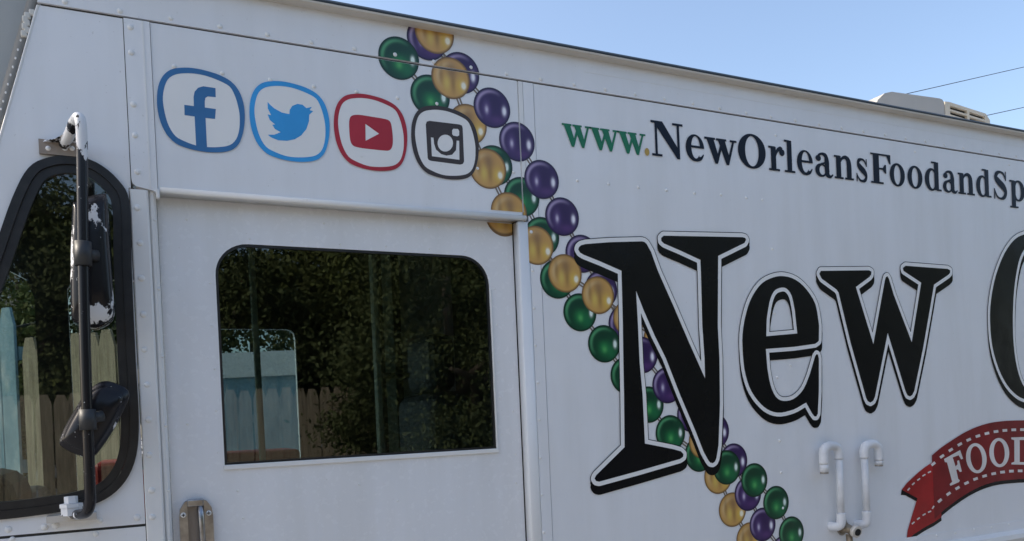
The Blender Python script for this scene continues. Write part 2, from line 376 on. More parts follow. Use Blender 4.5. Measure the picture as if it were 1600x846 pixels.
# far side with its window openings
FAROPEN = [[(-.99, 1.28), (-.42, 1.28), (-.40, 1.34), (-.40, 2.24), (-.43, 2.32), (-.50, 2.36), (-.99, 2.36)], [(-.27, 1.30), (.06, 1.30), (.08, 1.34), (.08, 2.24), (.04, 2.33), (-.24, 2.33), (-.27, 2.28)], [(.33, 1.44), (.74, 1.44), (.74, 2.06), (.735, 2.085), (.72, 2.10), (.70, 2.105), (.36, 2.105), (.33, 2.08)]]
far = slab('far_side_panel', rect(-1.05, XR, .62, 2.655), FAROPEN, FAR-.03, FAR, M['white'], T)
bx('floor', -1.0, XR-.04, .04, FAR-.04, .62, .70, M['dark'], T)
slab('interior_lining', rect(-1.0, 1.3, .71, 2.62), FAROPEN, FAR-.05, FAR-.035, M['dark'], T)
bx('ceiling_lining', -.6, 1.6, .05, FAR-.06, 2.60, 2.615, M['dark'], T)
bx('bulkhead', 1.60, 1.63, .04, FAR-.06, .71, 2.60, M['dark'], T)
# ---- header above the door
hd = slab('header_panel', rect(.0625, .982, 2.150, Z_SEAM-.0035), [], -.0005, .03, M['white'], T)
for i in range(9):
    x = .108+.106*i
    if i < 7: rivet(x, 2.437, -.0005, hd, .0055)
    if i != 5: rivet(x+.004, 2.277, -.0005, hd, .0052)
rp = [(.0, 2.1588)]+[(-.003-.0065*max(0, math.sin(a))**.5, 2.1515+.0068*math.cos(a)) for a in [math.pi*k/10 for k in range(11)]]+[(.03, 2.1446)]
rail = prism_x('drip_rail', rp, .066, .990, M['trim'], hd)
for p_ in rail.data.polygons: p_.use_smooth = len(p_.vertices) == 4
# left flange of the header, rounded lower corner
lf = slab('header_flange', [(.0085, Z_SEAM-.0035), (.0085, 2.172), (.0105, 2.163), (.017, 2.157), (.030, 2.154), (.052, 2.150), (.0615, 2.143), (.0615, Z_SEAM-.0035)], [], -.003, .03, M['white'], T)
for z in (2.510, 2.455, 2.338, 2.269, 2.188): rivet(.0215, z, -.003, lf, .0066)
slab('bead_line', rect(.045, .0485, 2.156, Z_SEAM-.004), [], -.0042, -.002, M['trim'], lf)
bx('hem_tab', .0575, .0650, -.012, .0, 2.131, 2.152, M['trim'], lf, .002)
# rivet strip beside the door
st = prism_z('pillar_strip', [(.0035, .02), (.0035, -.0005), (.006, -.0028), (.0375, -.0028), (.0415, .0005), (.0415, .02)], .62, 2.1495, M['trim'], T)
for z in [2.108-.0792*i for i in range(9)]+[1.414, 1.335]: rivet(.0185, z, -.0028, st, .0072)
prism_z('jamb_channel', [(.0415, .03), (.0415, .012), (.046, .006), (.052, .006), (.057, .012), (.0585, .03)], .62, 2.1495, M['trim'], st)
for z in (2.085, 1.93, 1.775, 1.62, 1.47): rivet(.0535, z, .0062, st, .0038)
# ---- sliding door
YD = .036
_dw = [W(*p, YD) for p in [(334, 432), (338, 408), (352, 391), (385, 382.5)]]+[W(*p, YD) for p in [(720, 399.5), (744, 406), (757, 421), (764, 446)]]+[W(776.5, 697, YD), W(352, 726, YD)]
def arc(cx, cz, r_, a0_, a1_, n=9): return [(cx+r_*math.cos(math.radians(a0_+(a1_-a0_)*k/n)), cz+r_*math.sin(math.radians(a0_+(a1_-a0_)*k/n))) for k in range(n+1)]
dwin = [(.179, 1.519), (.889, 1.519)]+arc(.8105, 1.9710, .0775, 0, 90)+arc(.2565, 1.9710, .0775, 90, 180)
door = slab('sliding_door', rect(.0595, .9655, .66, 2.1495), [dwin], YD, YD+.02, M['door'], T)  
def inset(poly, d):
    cx = sum(p[0] for p in poly)/len(poly); cz = sum(p[1] for p in poly)/len(poly); out = []; k = len(poly); p = ccw(poly)
    for i in range(k):
        a, b, c = p[i-1], p[i], p[(i+1) % k]
        n1 = Vector((-(b[1]-a[1]), b[0]-a[0])).normalized(); n2 = Vector((-(c[1]-b[1]), c[0]-b[0])).normalized()
        nn = (n1+n2); nn /= max(.3, nn.dot(n1)); out.append((b[0]+nn.x*d, b[1]+nn.y*d))
    return out
slab('window_seal', dwin, [inset(dwin, .006)], YD+.002, YD+.016, M['rubber'], door)
pane = slab('window_pane', inset(dwin, .0055), [], YD+.006, YD+.010, M['glass'], door)
bx('window_sill', .176, .893, YD-.006, YD+.004, 1.508, 1.5195, M['trim'], door, .0015)
bx('side_bead', .8885, .8925, YD-.004, YD+.004, 1.5198, 1.960, M['trim'], door, .001)
for z in (1.56, 1.66, 1.76, 1.86, 1.96): rivet(.905, z, YD, door, .003); rivet(.166, z-.01, YD, door, .003)
for x in (.26, .36, .48, .60, .72, .82): rivet(x, 2.062, YD, door, .003)
for x, z in ((.12, 2.10), (.205, 1.455), (.215, 1.39), (.50, 1.45), (.60, 1.40), (.945, 1.5), (.945, 1.42), (.945, 1.62), (.10, 1.62), (.44, 2.11), (.72, 2.12)): rivet(x, z, YD, door, .0032)
# handle: escutcheon with recessed cup and lever
hp = [(.0735, 1.28), (.1465, 1.28), (.1465, 1.405), (.144, 1.424), (.134, 1.4395), (.124, 1.445), (.096, 1.445), (.086, 1.4395), (.0762, 1.424), (.0735, 1.405)]
hdl = slab('door_handle', hp, [rect(.0915, .1275, 1.27+.015, 1.437)], YD-.016, YD-.0005, M['chrome'], door)
M['cup'] = mat('tarnished_cup', (.27, .25, .24), .42, .8)
slab('handle_cup', rect(.0905, .1285, 1.284, 1.438), [], YD-.004, YD-.0008, M['cup'], hdl)
tube('handle_lever', [(.1185, YD-.006, 1.431), (.1190, YD-.018, 1.424), (.1195, YD-.027, 1.405), (.1200, YD-.029, 1.36), (.1200, YD-.025, 1.29)], [.006, .0065, .007, .0065, .006], M['chrome'], hdl)
bx('handle_cap', .0915, .1275, YD-.022, YD-.0125, 1.4285, 1.4455, M['chrome'], hdl, .003)
for x in (.0822, .1372):
    s_ = inst('screw', RIV, (x, YD-.016, 1.4105), hdl, scale=(.0062, .0035, .0062)); 
    bx('screw_slot', x-.0038, x+.0038, YD-.0186, YD-.0172, 1.4097, 1.4113, M['blackgap'], hdl)
    bx('screw_slot', x-.0008, x+.0008, YD-.0189, YD-.0173, 1.4067, 1.4143, M['blackgap'], hdl)
# ---- cab side panel with the quarter window
def edgeX(z): return -.153-(2.534-z)*.279
gk = crom([W(*p) for p in [(203, 320), (206, 420), (212, 560), (217, 655), (213, 712), (196, 752), (165, 780), (120, 795), (60, 805), (0, 812), (-70, 817), (-118, 800), (-128, 750), (-105, 660), (-60, 530), (-12, 400), (20, 310), (45, 264), (75, 248), (110, 245), (150, 255), (185, 283)]], 4)
gk = ccw(gk)
def insetc(poly, d): return inset(poly, d)
cabo = [(.0068, Z_SEAM-.0035), (.0068, 1.4005), (-.62, 1.4005)]+[(edgeX(z), z) for z in (1.405, 1.9, 2.3, Z_SEAM-.0035)]
cabo = [(.0020, 2.153), (.0068, 2.1532), (.0068, Z_SEAM-.0035), (edgeX(Z_SEAM)+.0, Z_SEAM-.0035), (edgeX(1.4005), 1.4005), (.0020, 1.4005)]
cabp = slab('cab_panel', cabo, [inset(gk, .004)], .0015, .03, M['white'], T)
slab('lower_cab_panel', [(.0020, 1.3945), (edgeX(1.3945), 1.3945), (edgeX(.62), .62), (.0020, .62)], [], .0015, .03, M['white'], T)
slab('cab_seam', rect(-.46, .0018, 1.3935, 1.4015), [], .006, .028, M['groove'], cabp)
slab('cab_joint', rect(-.004+.0108, .0084, 2.155, Z_SEAM-.0036), [], .006, .028, M['groove'], cabp)
for p_ in ((13, 828), (70, 823), (88, 821), (156, 814), (215, 809.5), (-45, 833)):
    x, z = W(*p_); rivet(x, z, .0015, cabp, .0072)
for p_ in ((20, 842), (150, 834)):
    x, z = W(*p_); rivet(x, z, .0015, cabp, .006)
qw = slab('quarter_window', gk, [inset(gk, .018)], -.007, .02, M['rubber'], T)
slab('inner_seal', inset(gk, .0182), [inset(gk, .036)], -.0025, .018, M['rubber'], qw)
slab('window_pane', inset(gk, .034), [], .004, .008, M['glass_clear'], qw)
# slanted front edge: bright hem, seal with stitched fastener line, grey windshield pillar turning inward
def along(z, off, y): return (edgeX(z)-off, y, z)
zs = [.62+(Z_SEAM+.16-.62)*i/24 for i in range(25)]
def ribbon(name, offs, material, parent, ztop=2.70):
    V, F = [], []; zz = [.62+(ztop-.62)*i/24 for i in range(25)]; k = len(offs)
    for z in zz: V += [along(z, o, y) for o, y in offs]
    for i in range(24):
        for j in range(k-1): F.append([i*k+j+1, i*k+j, (i+1)*k+j, (i+1)*k+j+1])
    return mesh(name, V, F, material, parent, True)
pil = ribbon('windshield_pillar', [(.0285, .024), (.06, .030), (.16, .075), (.30, .19), (.40, .36), (.44, .6)], M['pillar'], T, 2.80)
ribbon('edge_hem', [(-.001, .0012), (.002, -.001), (.004, .0005), (.005, .012)], M['trim'], pil, Z_SEAM-.004)
ribbon('edge_seal', [(.005, .012), (.008, .006), (.022, .012), (.0285, .024)], M['seal'], pil, 2.62)
for i in range(34):
    z = 2.49-.019*i+R.uniform(-.003, .003); x, y, z = along(z, .0155, .0092); o_ = inst('rivet', RIV, (x, y, z), pil, scale=(.0021, .002, .003))
for i in range(7):
    z = 2.512-.008*i; x, y, z = along(z, .012+R.uniform(-.004, .006), .010); o_ = bx('putty', x-.006, x+.006, y-.008, y+.004, z-.006, z+.008, M['putty'], pil, .003)
bx('roof_cap', -.62, -.02, .02, FAR-.05, 2.70, 2.76, M['pillar'], T, .02)
bx('windshield_header', -.66, -.60, .65, FAR-.4, 2.3, 2.70, M['pillar'], T)
wsg = mesh('windshield', [(-.99, .62, 1.3), (-.99, FAR-.35, 1.3), (-.70, FAR-.35, 2.45), (-.70, .62, 2.45)], [[0, 1, 2, 3]], M['glass_clear'], T)
# ---- cab interior
bx('dashboard', -.95, -.36, .25, FAR-.1, 1.18, 1.40, M['trimdark'], T, .05)
bx('instrument_hood', -.62, -.30, .42, .86, 1.36, 1.52, M['trimdark'], T, .07)
sw = bpy.data.objects.new('steering_wheel', None)
a0 = Vector((-.10, .62, 1.44)); tl = Matrix.Rotation(math.radians(-38), 3, 'Y')
ring = [tuple(a0+tl@Vector((.21*math.cos(2*math.pi*k/28), .21*math.sin(2*math.pi*k/28), 0))) for k in range(29)]
COL.objects.unlink(sw) if sw.name in COL.objects else None
bpy.data.objects.remove(sw)
sw = tube('steering_wheel', ring, .014, M['trimdark'], T, 8, 1)
for k in range(3):
    an = 2*math.pi*k/3+.5; tube('spoke', [tuple(a0), tuple(a0+tl@Vector((.2*math.cos(an), .2*math.sin(an), 0)))], .011, M['trimdark'], sw, 8, 1)
tube('steering_column', [tuple(a0), tuple(a0+tl@Vector((0, 0, -.45)))], .03, M['trimdark'], sw, 10, 1)
seat = bx('driver_seat', .52, .98, .42, .90, 1.02, 1.16, M['vinylseat'], T, .04)
bx('backrest', .86, 1.0, .44, .88, 1.14, 1.70, M['vinylseat'], seat, .05)
bx('headrest', .88, .98, .53, .80, 1.70, 1.90, M['vinylseat'], seat, .04)
bx('pedestal', .62, .88, .52, .80, .70, 1.02, M['dark'], seat)
bx('partition_post', .69, .755, .50, .54, .70, 2.60, M['pole'], T, .006)
bx('post_channel', .705, .716, .488, .499, .70, 2.60, M['trimdark'], T)
tube('grab_pole', [(.315, .35, .70), (.300, .35, 2.60)], .009, M['pole'], T, 10, 1)
bx('pole_clamp', .705, .79, .47, .53, 1.745, 1.762, M['trimdark'], T, .004)
bx('engine_cover', -.45, .45, .95, 1.65, .71, 1.25, M['dark'], T, .06)
bx('red_reflection_box', .25, .66, 1.72, 2.05, 1.20, 1.505, mat('red_plastic', (.55, .03, .03), .45), T, .02)  # box added to stand in for a red reflection low in the door glass
bx('red_reflection_block', -.17, .05, 1.5, 1.9, 1.26, 1.50, bpy.data.materials['red_plastic'], T, .03)  # same stand-in for the red reflection in the quarter window
bx('reflection_box_stand', .25, .72, 1.72, 2.05, .70, 1.195, M['dark'], T)  # added support under the red stand-in box
# ---- mirrors on the tubular arm
def wy(px, py, y): x, z = W(px, py, y); return (x, y, z)
arm = tube('mirror_arm', [wy(100, 226, -.012), wy(108, 212, -.055), wy(116, 192, -.105), wy(123, 184, -.124), wy(126.5, 196, -.13), wy(128, 230, -.13), wy(129, 330, -.13), wy(131, 460, -.13), wy(134, 580, -.13), wy(138, 690, -.13), wy(140.5, 762, -.13), wy(141, 784, -.125), wy(136, 800, -.108), wy(124, 804, -.07), wy(112, 803, -.02)], .0108, M['chip'], T, 16, 5)
x, z = W(93, 232); slab('upper_bracket', [(x-.038, z-.017), (x+.040, z-.017), (x+.040, z+.012), (x-.038, z+.014)], [], -.008, .0012, M['rust'], arm)
for q in (76, 102, 113): xx, zz = W(q, 234); o_ = inst('bolt', RIV, (xx, -.008, zz), arm, scale=(.0055, .007, .0055))
mesh('bracket_shadow_plate', [wy(67, 222, -.008), wy(118, 224, -.010), wy(124, 188, -.118), wy(113, 196, -.095), wy(98, 210, -.055), wy(86, 217, -.03), wy(68, 219, -.006), wy(118, 219, -.006), wy(126, 186, -.115)], [[0, 1, 2, 3, 4, 5], [0, 5, 4, 3, 2, 8, 7, 6]], M['chip'], arm)  # dark sheet drawn in for the triangular shadow above the bracket
x, z = W(112, 806); slab('lower_bracket', [(x-.045, z-.010), (x+.048, z-.010), (x+.048, z+.004), (x-.045, z+.004)], [], -.03, .0012, M['gutter'], arm)
nx, nz = W(112, 801, -.045)
for k, (r_, h0, h1) in enumerate(((.020, -.006, .010), (.022, .0105, .019), (.013, .0195, .034))):
    n6 = [(nx+r_*math.cos(math.pi/3*i+.2), -.045+r_*math.sin(math.pi/3*i+.2)) for i in range(6)]
    prism_z('nut', n6, nz+h0, nz+h1, M['chip3'], arm)
# upper mirror housing
def dome(name, poly, y_rim, y_back, y_front, material, parent, steps=((1, 0), (1.0, .25), (.96, .55), (.86, .82), (.6, .97), (.25, 1.))):
    k = len(poly); cx = sum(p[0] for p in poly)/k; cz = sum(p[1] for p in poly)/k; V, F = [], []
    V += [(p[0], y_back, p[1]) for p in poly]
    for s, d in steps: V += [(cx+(p[0]-cx)*s, y_rim+(y_front-y_rim)*d, cz+(p[1]-cz)*s) for p in poly]
    rows = len(steps)+1
    for r_ in range(rows-1):
        for i in range(k): j = (i+1) % k; F.append([r_*k+i, r_*k+j, (r_+1)*k+j, (r_+1)*k+i])
    F += [list(range(k))[::-1], list(range((rows-1)*k, rows*k))]
    o = mesh(name, V, F, material, parent, True)
    bm = bmesh.new(); bm.from_mesh(o.data); bmesh.ops.recalc_face_normals(bm, faces=bm.faces[:]); bm.to_mesh(o.data); bm.free(); return o
um = ccw(crom([W(*p, -.07) for p in [(114, 330), (120, 318), (140, 310), (163, 306), (167, 312), (171, 380), (178, 470), (178, 490), (172, 502), (155, 512), (140, 512), (118, 505), (112, 492), (111, 430)]], 4))
dome('mirror_housing', um, -.075, -.03, -.108, M['chip2'], arm, ((1, 0), (1., .3), (.95, .6), (.80, .9), (.45, 1.)))
tube('mirror_clamp', [wy(129.5, 378, -.13), wy(130.5, 416, -.13)], .016, M['trimdark'], arm, 14, 1)
tube('clamp_bolt', [wy(131, 398, -.125), wy(152, 400, -.112)], .012, M['trimdark'], arm, 10, 1)
lm = ccw(crom([W(*p, -.08) for p in [(150, 602), (164, 597), (180, 600), (196, 608), (201, 618), (196, 634), (178, 670), (158, 700), (146, 713), (134, 714), (112, 706), (97, 697), (94, 688), (102, 668), (118, 640), (134, 616)]], 4))
dome('mirror_housing', lm, -.078, -.045, -.112, M['chip'], arm, ((1, 0), (1.02, .12), (1.0, .25), (.93, .3), (.86, .6), (.7, .85), (.4, 1.)))
tube('mirror_clamp', [wy(136, 640, -.13), wy(138, 672, -.13)], .016, M['trimdark'], arm, 14, 1)
tube('clamp_bolt', [wy(137, 655, -.125), wy(160, 650, -.112)], .012, M['trimdark'], arm, 10, 1)
# ---- drain pipes and hose valve
def pipes(name, px_, zb, ztop, hook, foot, off):
    y = -.032; r_ = .0118
    p = tube(name, [(px_-.0, y, zb+.015), (px_, y, ztop-.02)], r_, M['pvc'], T, 18, 1)
    e1 = tube('elbow', [(px_, y, ztop-.045), (px_, y, ztop-.022), (px_+hook*.008, y, ztop-.006), (px_+hook*.026, y, ztop), (px_+hook*.046, y, ztop), (px_+hook*.062, y, ztop-.008), (px_+hook*.069, y, ztop-.024), (px_+hook*.069, y, ztop-.058)], .0152, M['pvc'], p, 18, 4)
    tube('spout', [(px_+hook*.069, y, ztop-.057), (px_+hook*.069, y, ztop-.084+off)], .0142, M['pvc'], p, 18, 1)
    tube('spout_screen', [(px_+hook*.069, y, ztop-.0835+off), (px_+hook*.069, y, ztop-.090+off)], .0135, M['steel'], p, 14, 1)
    tube('elbow', [(px_, y, zb+.045), (px_, y, zb+.022), (px_+foot*.003, y+.002, zb+.006), (px_+foot*.009, y+.010, zb), (px_+foot*.014, y+.022, zb-.001), (px_+foot*.016, y+.034, zb-.001)], .0152, M['pvc'], p, 18, 4)
    return p
pipes('drain_pipe', 2.112, 1.190, 1.462, -1, -1, .0)
pipes('drain_pipe', 2.232, 1.186, 1.458, 1, -1, .012)
vx, vz = W(1327, 828, -.03)
vo = tube('hose_valve', [(vx, .0, vz+.006), (vx, -.02, vz+.004), (vx, -.05, vz-.004)], [.026, .016, .014], M['brass'], T, 14, 1)
tube('valve_wheel', [(vx+.002, -.048, vz-.002), (vx+.002, -.062, vz-.005)], .021, M['gutter'], vo, 10, 1)
tube('valve_hub', [(vx+.002, -.060, vz-.005), (vx+.002, -.0655, vz-.006)], .012, M['blackgap'], vo, 12, 1)
tube('valve_outlet', [(vx-.002, -.03, vz-.015), (vx-.004, -.036, vz-.07)], .011, M['brass'], vo, 12, 1)
slab('valve_plate', ell(vx-.004, vz+.012, .024, .034, 20), [], -.005, .0, M['steel'], vo)
# ---- roof air conditioner
AY0, AY1 = .50, 1.20
acp = [(2.93, 2.68), (2.945, 2.78), (2.975, 2.87), (3.02, 2.94), (3.065, 2.975), (3.11, 2.988), (3.43, 3.001), (3.45, 2.998), (3.462, 2.985), (3.462, 2.68)]
ac = slab('roof_air_conditioner', acp, [], AY0, AY1, M['acgrey'], T)
acb = ac.modifiers.new('bev', 'BEVEL'); acb.width = .018; acb.segments = 3; acb.limit_method = 'ANGLE'
grl = slab('grille', [(3.470, 2.68), (3.470, 2.993), (3.50, 2.995), (3.765, 2.973), (3.795, 2.945), (3.806, 2.68)], [[(3.505, z), (3.628, z-.009), (3.628, z+.008), (3.505, z+.017)] for z in (2.962, 2.937, 2.912, 2.887)]+[[(3.644, z), (3.758, z-.009), (3.758, z+.007), (3.644, z+.016)] for z in (2.951, 2.926, 2.901, 2.876)], AY0+.002, AY0+.016, M['cream'], ac)
slab('grille_backing', [(3.474, 2.69), (3.796, 2.69), (3.786, 2.94), (3.762, 2.966), (3.50, 2.987), (3.474, 2.985)], [], AY0+.0165, AY0+.05, M['blackgap'], ac)
slab('rear_shroud', [(3.471, 2.68), (3.471, 2.988), (3.50, 2.99), (3.76, 2.968), (3.79, 2.94), (3.80, 2.68)], [], AY0+.06, AY1, M['cream'], ac)
inst('screw', RIV, (3.636, AY0+.002, 2.905), ac, scale=(.006, .005, .006))
# ---- wheels
tyre = mat('tyre_rubber', (.02, .02, .02), .85)
for x in (.0, 4.9):
    for y in (.16, FAR-.16):
        w_ = tube('wheel', [(x, y-.12, .40), (x, y-.10, .40), (x, y+.10, .40), (x, y+.12, .40)], [.36, .40, .40, .36], tyre, T, 28, 1)
        tube('rim', [(x, y-.125, .40), (x, y+.125, .40)], .22, M['steel'], w_, 20, 1)
bx('chassis', -.4, 6.0, .5, FAR-.5, .40, .615, M['dark'], T)
# ------------------------------------------------------------------ prints on the side
YP = -.0015
CUTS = [(rect(-1, 7, Z_SEAM-.0045, Z_SEAM+.0012), -1), (rect(.9822, .9858, 2.168, 2.53), -1)]
# beads: one planar subdivision, every bead keeps only what shows of it
BEADS = [('purple', 666, 63), ('gold', 678, 53), ('green', 622.5, 92), ('purple', 719, 115), ('green', 672, 150), ('gold', 704, 123), ('gold', 731, 195), ('purple', 768.5, 169), ('purple', 807.5, 222),
  ('green', 772, 259), ('gold', 762, 264), ('green', 815, 308), ('purple', 846, 281), ('gold', 795, 332), ('green', 846.5, 370), ('purple', 878, 339), ('gold', 837.5, 384), ('purple', 909, 397), ('green', 870, 437), ('gold', 882.4, 427.6),
  ('purple', 939, 453), ('green', 905.8, 488.5), ('gold', 934, 461.7), ('purple', 975, 507), ('gold', 982, 498), ('green', 943.6, 537.6), ('green', 978, 587), ('gold', 1029, 530), ('purple', 1003, 555), ('green', 1013, 632.6), ('purple', 1042, 602.5),
  ('gold', 1070, 590), ('purple', 1080, 648), ('green', 1047, 677), ('green', 1092, 710), ('gold', 1098, 690), ('purple', 1117, 674), ('purple', 1146, 720), ('gold', 1121.6, 744.8), ('green', 1135, 730.6), ('gold', 1144, 796.6), ('purple', 1168, 772), ('green', 1178, 750.5),
  ('gold', 1171, 843), ('purple', 1191, 820), ('green', 1212, 785.6), ('purple', 1224, 863), ('green', 1236, 833), ('gold', 1203, 884)]
BR = .0545
bw = [(c, *W(a, b)) for c, a, b in BEADS]
links = []
for colr in ('purple', 'green', 'gold'):
    s_ = sorted([(x, z) for c, x, z in bw if c == colr], key=lambda q: q[0]-q[1])
    for a, b in zip(s_, s_[1:]):
        dx, dz = b[0]-a[0], b[1]-a[1]; d = math.hypot(dx, dz)
        if d < .2:
            for o_, w_ in ((-.0042, .0024), (.0042, .0024)):
                nx_, nz_ = -dz/d, dx/d
                links.append([(a[0]+nx_*(o_-w_), a[1]+nz_*(o_-w_)), (b[0]+nx_*(o_-w_), b[1]+nz_*(o_-w_)), (b[0]+nx_*(o_+w_), b[1]+nz_*(o_+w_)), (a[0]+nx_*(o_+w_), a[1]+nz_*(o_+w_))])
shapes = [(l_, 1) for l_ in links]
nl = len(shapes)
for i, (c, x, z) in enumerate(bw): shapes.append((ell(x+1e-5*i, z, BR, BR, 44, i*.11), 1))
nb = len(shapes)
shapes += CUTS+[(rect(.5, 1.4, 2.6245, 2.9), -1)]
shapes += [(rect(.60, .9845, 2.02, 2.168), -1)]
v_, ft_, ops_ = tri2d(shapes)
groups = {}
for t, o in ft_:
    if ops_[o] > 0: groups.setdefault(-1 if o < nl else o-nl, []).append(t)
YB = lambda x, z: -.0043 if z > Z_SEAM else YP
for k, tr in sorted(groups.items()):
    vv, ff = compact(v_, tr)
    if k < 0: mesh('bead_link', [(a, YB(a, b)+.0002, b) for a, b in vv], ff, M['v_link'], side); continue
    c, x, z = bw[k]
    mesh('printed_bead', [(a, YB(a, b), b) for a, b in vv], ff, M['bead_'+c], side, uvs=[((a-x)/BR, (b-z)/BR) for a, b in vv])
# the gold bead that runs on over the recessed door below the rail
gx, gz = W(795, 332)
v_, ft_, ops_ = tri2d([(ell(gx, gz-.004, BR, BR, 44), 1), (rect(.5, 1.2, 2.1435, 2.4), -1), (rect(.9655, 1.2, 1.9, 2.4), -1)])
vv, ff = compact(v_, [t for t, o in ft_ if ops_[o] > 0])
mesh('printed_bead', [(a, YD-.001, b) for a, b in vv], ff, M['bead_gold'], door, uvs=[((a-gx)/BR, (b-gz)/BR) for a, b in vv])
def zm(ox, oy, s, Y=0.): return lambda a, b: W(ox+a/s, oy+b/s, Y)
# ---- social icons
z3 = zm(230, 90, 4.976)
fo = crom([z3(*p) for p in [(75, 330), (85, 230), (120, 150), (180, 100), (260, 84), (350, 86), (450, 105), (560, 140), (650, 190), (710, 260), (745, 350), (758, 450), (750, 560), (720, 660), (670, 715), (600, 738), (500, 742), (400, 730), (300, 705), (220, 670), (150, 600), (105, 510), (82, 420)]], 3)
fi = crom([z3(*p) for p in [(122, 340), (130, 250), (160, 175), (215, 138), (290, 127), (370, 130), (460, 148), (560, 185), (640, 230), (680, 300), (705, 380), (718, 460), (715, 560), (690, 640), (640, 685), (560, 700), (460, 700), (380, 688), (290, 655), (220, 615), (170, 540), (140, 450)]], 3)
fcx = (min(p[0] for p in fo)+max(p[0] for p in fo))/2; fcz = (min(p[1] for p in fo)+max(p[1] for p in fo))/2
def ringat(cx, cz, thick=1.): return [(cx+(x-fcx), cz+(z-fcz)) for x, z in fo], [(cx+(x-fcx)*(1+(1-thick)*.12), cz+(z-fcz)*(1+(1-thick)*.12)) for x, z in fi]
def icon(name, label, cx, cz, thick, material, glyph):
    o_, i_ = ringat(cx, cz, thick)
    flat('icon_backing', [(i_, 1)], M['v_white'], hd, YP-.0008)
    ob = flat(name, [(o_, 1), (i_, -1)]+glyph, material, hd, YP-.0011); ob['label'] = label
fgl = [z3(*p) for p in [(288, 372), (362, 382), (360, 310), (368, 270), (395, 240), (435, 228), (530, 242), (532, 313), (470, 307), (452, 318), (447, 345), (448, 393), (533, 405), (527, 482), (453, 474), (465, 712), (380, 702), (368, 463), (290, 452)]]
icon('printed_icon', 'blue rounded icon with the letter f', fcx, fcz, 1, M['v_blue'], [(fgl, 1)])
z1 = zm(380, 110, 4.977)
bird = [(188, 250), (212, 276), (240, 300), (300, 333), (358, 345), (360, 312), (380, 281), (420, 265), (460, 272), (490, 298), (532, 289), (515, 313), (543, 322), (512, 350), (510, 400), (490, 460), (450, 510), (400, 540), (340, 552), (270, 548), (215, 525), (190, 505), (240, 505), (290, 485), (245, 460), (225, 428), (247, 425), (205, 390), (189, 346), (216, 353), (190, 300)]
icon('printed_icon', 'sky blue rounded icon with a bird', .3635, 2.3415, .9, M['v_sky'], [([z1(*p) for p in bird], 1)])
yt = crom([z1(*p) for p in [(825, 385), (845, 356), (900, 350), (1000, 365), (1090, 380), (1135, 397), (1152, 440), (1162, 540), (1155, 600), (1130, 627), (1080, 626), (980, 616), (900, 605), (852, 588), (830, 545), (822, 450)]], 3)
icon('printed_icon', 'red rounded icon with a play button', .5635, 2.3385, .8, M['v_red'], [(yt, 1), ([z1(*p) for p in [(948, 420), (1055, 497), (950, 552)]], -1)])
z2 = zm(510, 130, 4.977)
ig = [([z2(*p) for p in [(770, 325), (778, 303), (800, 297), (1030, 325), (1050, 333), (1057, 352), (1068, 612), (1058, 632), (1036, 637), (812, 608), (792, 600), (785, 585)]], 1),
      ([z2(*p) for p in [(975, 370), (985, 358), (1020, 360), (1030, 375), (1030, 410), (1015, 418), (985, 412), (975, 400)]], -1),
      ([z2(*p) for p in [(810, 425), (830, 428), (835, 475), (850, 520), (890, 555), (930, 567), (975, 560), (1005, 525), (1010, 450), (1030, 452), (1032, 600), (818, 572)]], -1),
      ([z2(922+60*math.cos(a), 470+66*math.sin(a)) for a in [2*math.pi*k/30 for k in range(30)]], -1)]
icon('printed_icon', 'charcoal rounded icon with a camera', .7635, 2.3345, .8, M['v_char'], ig)
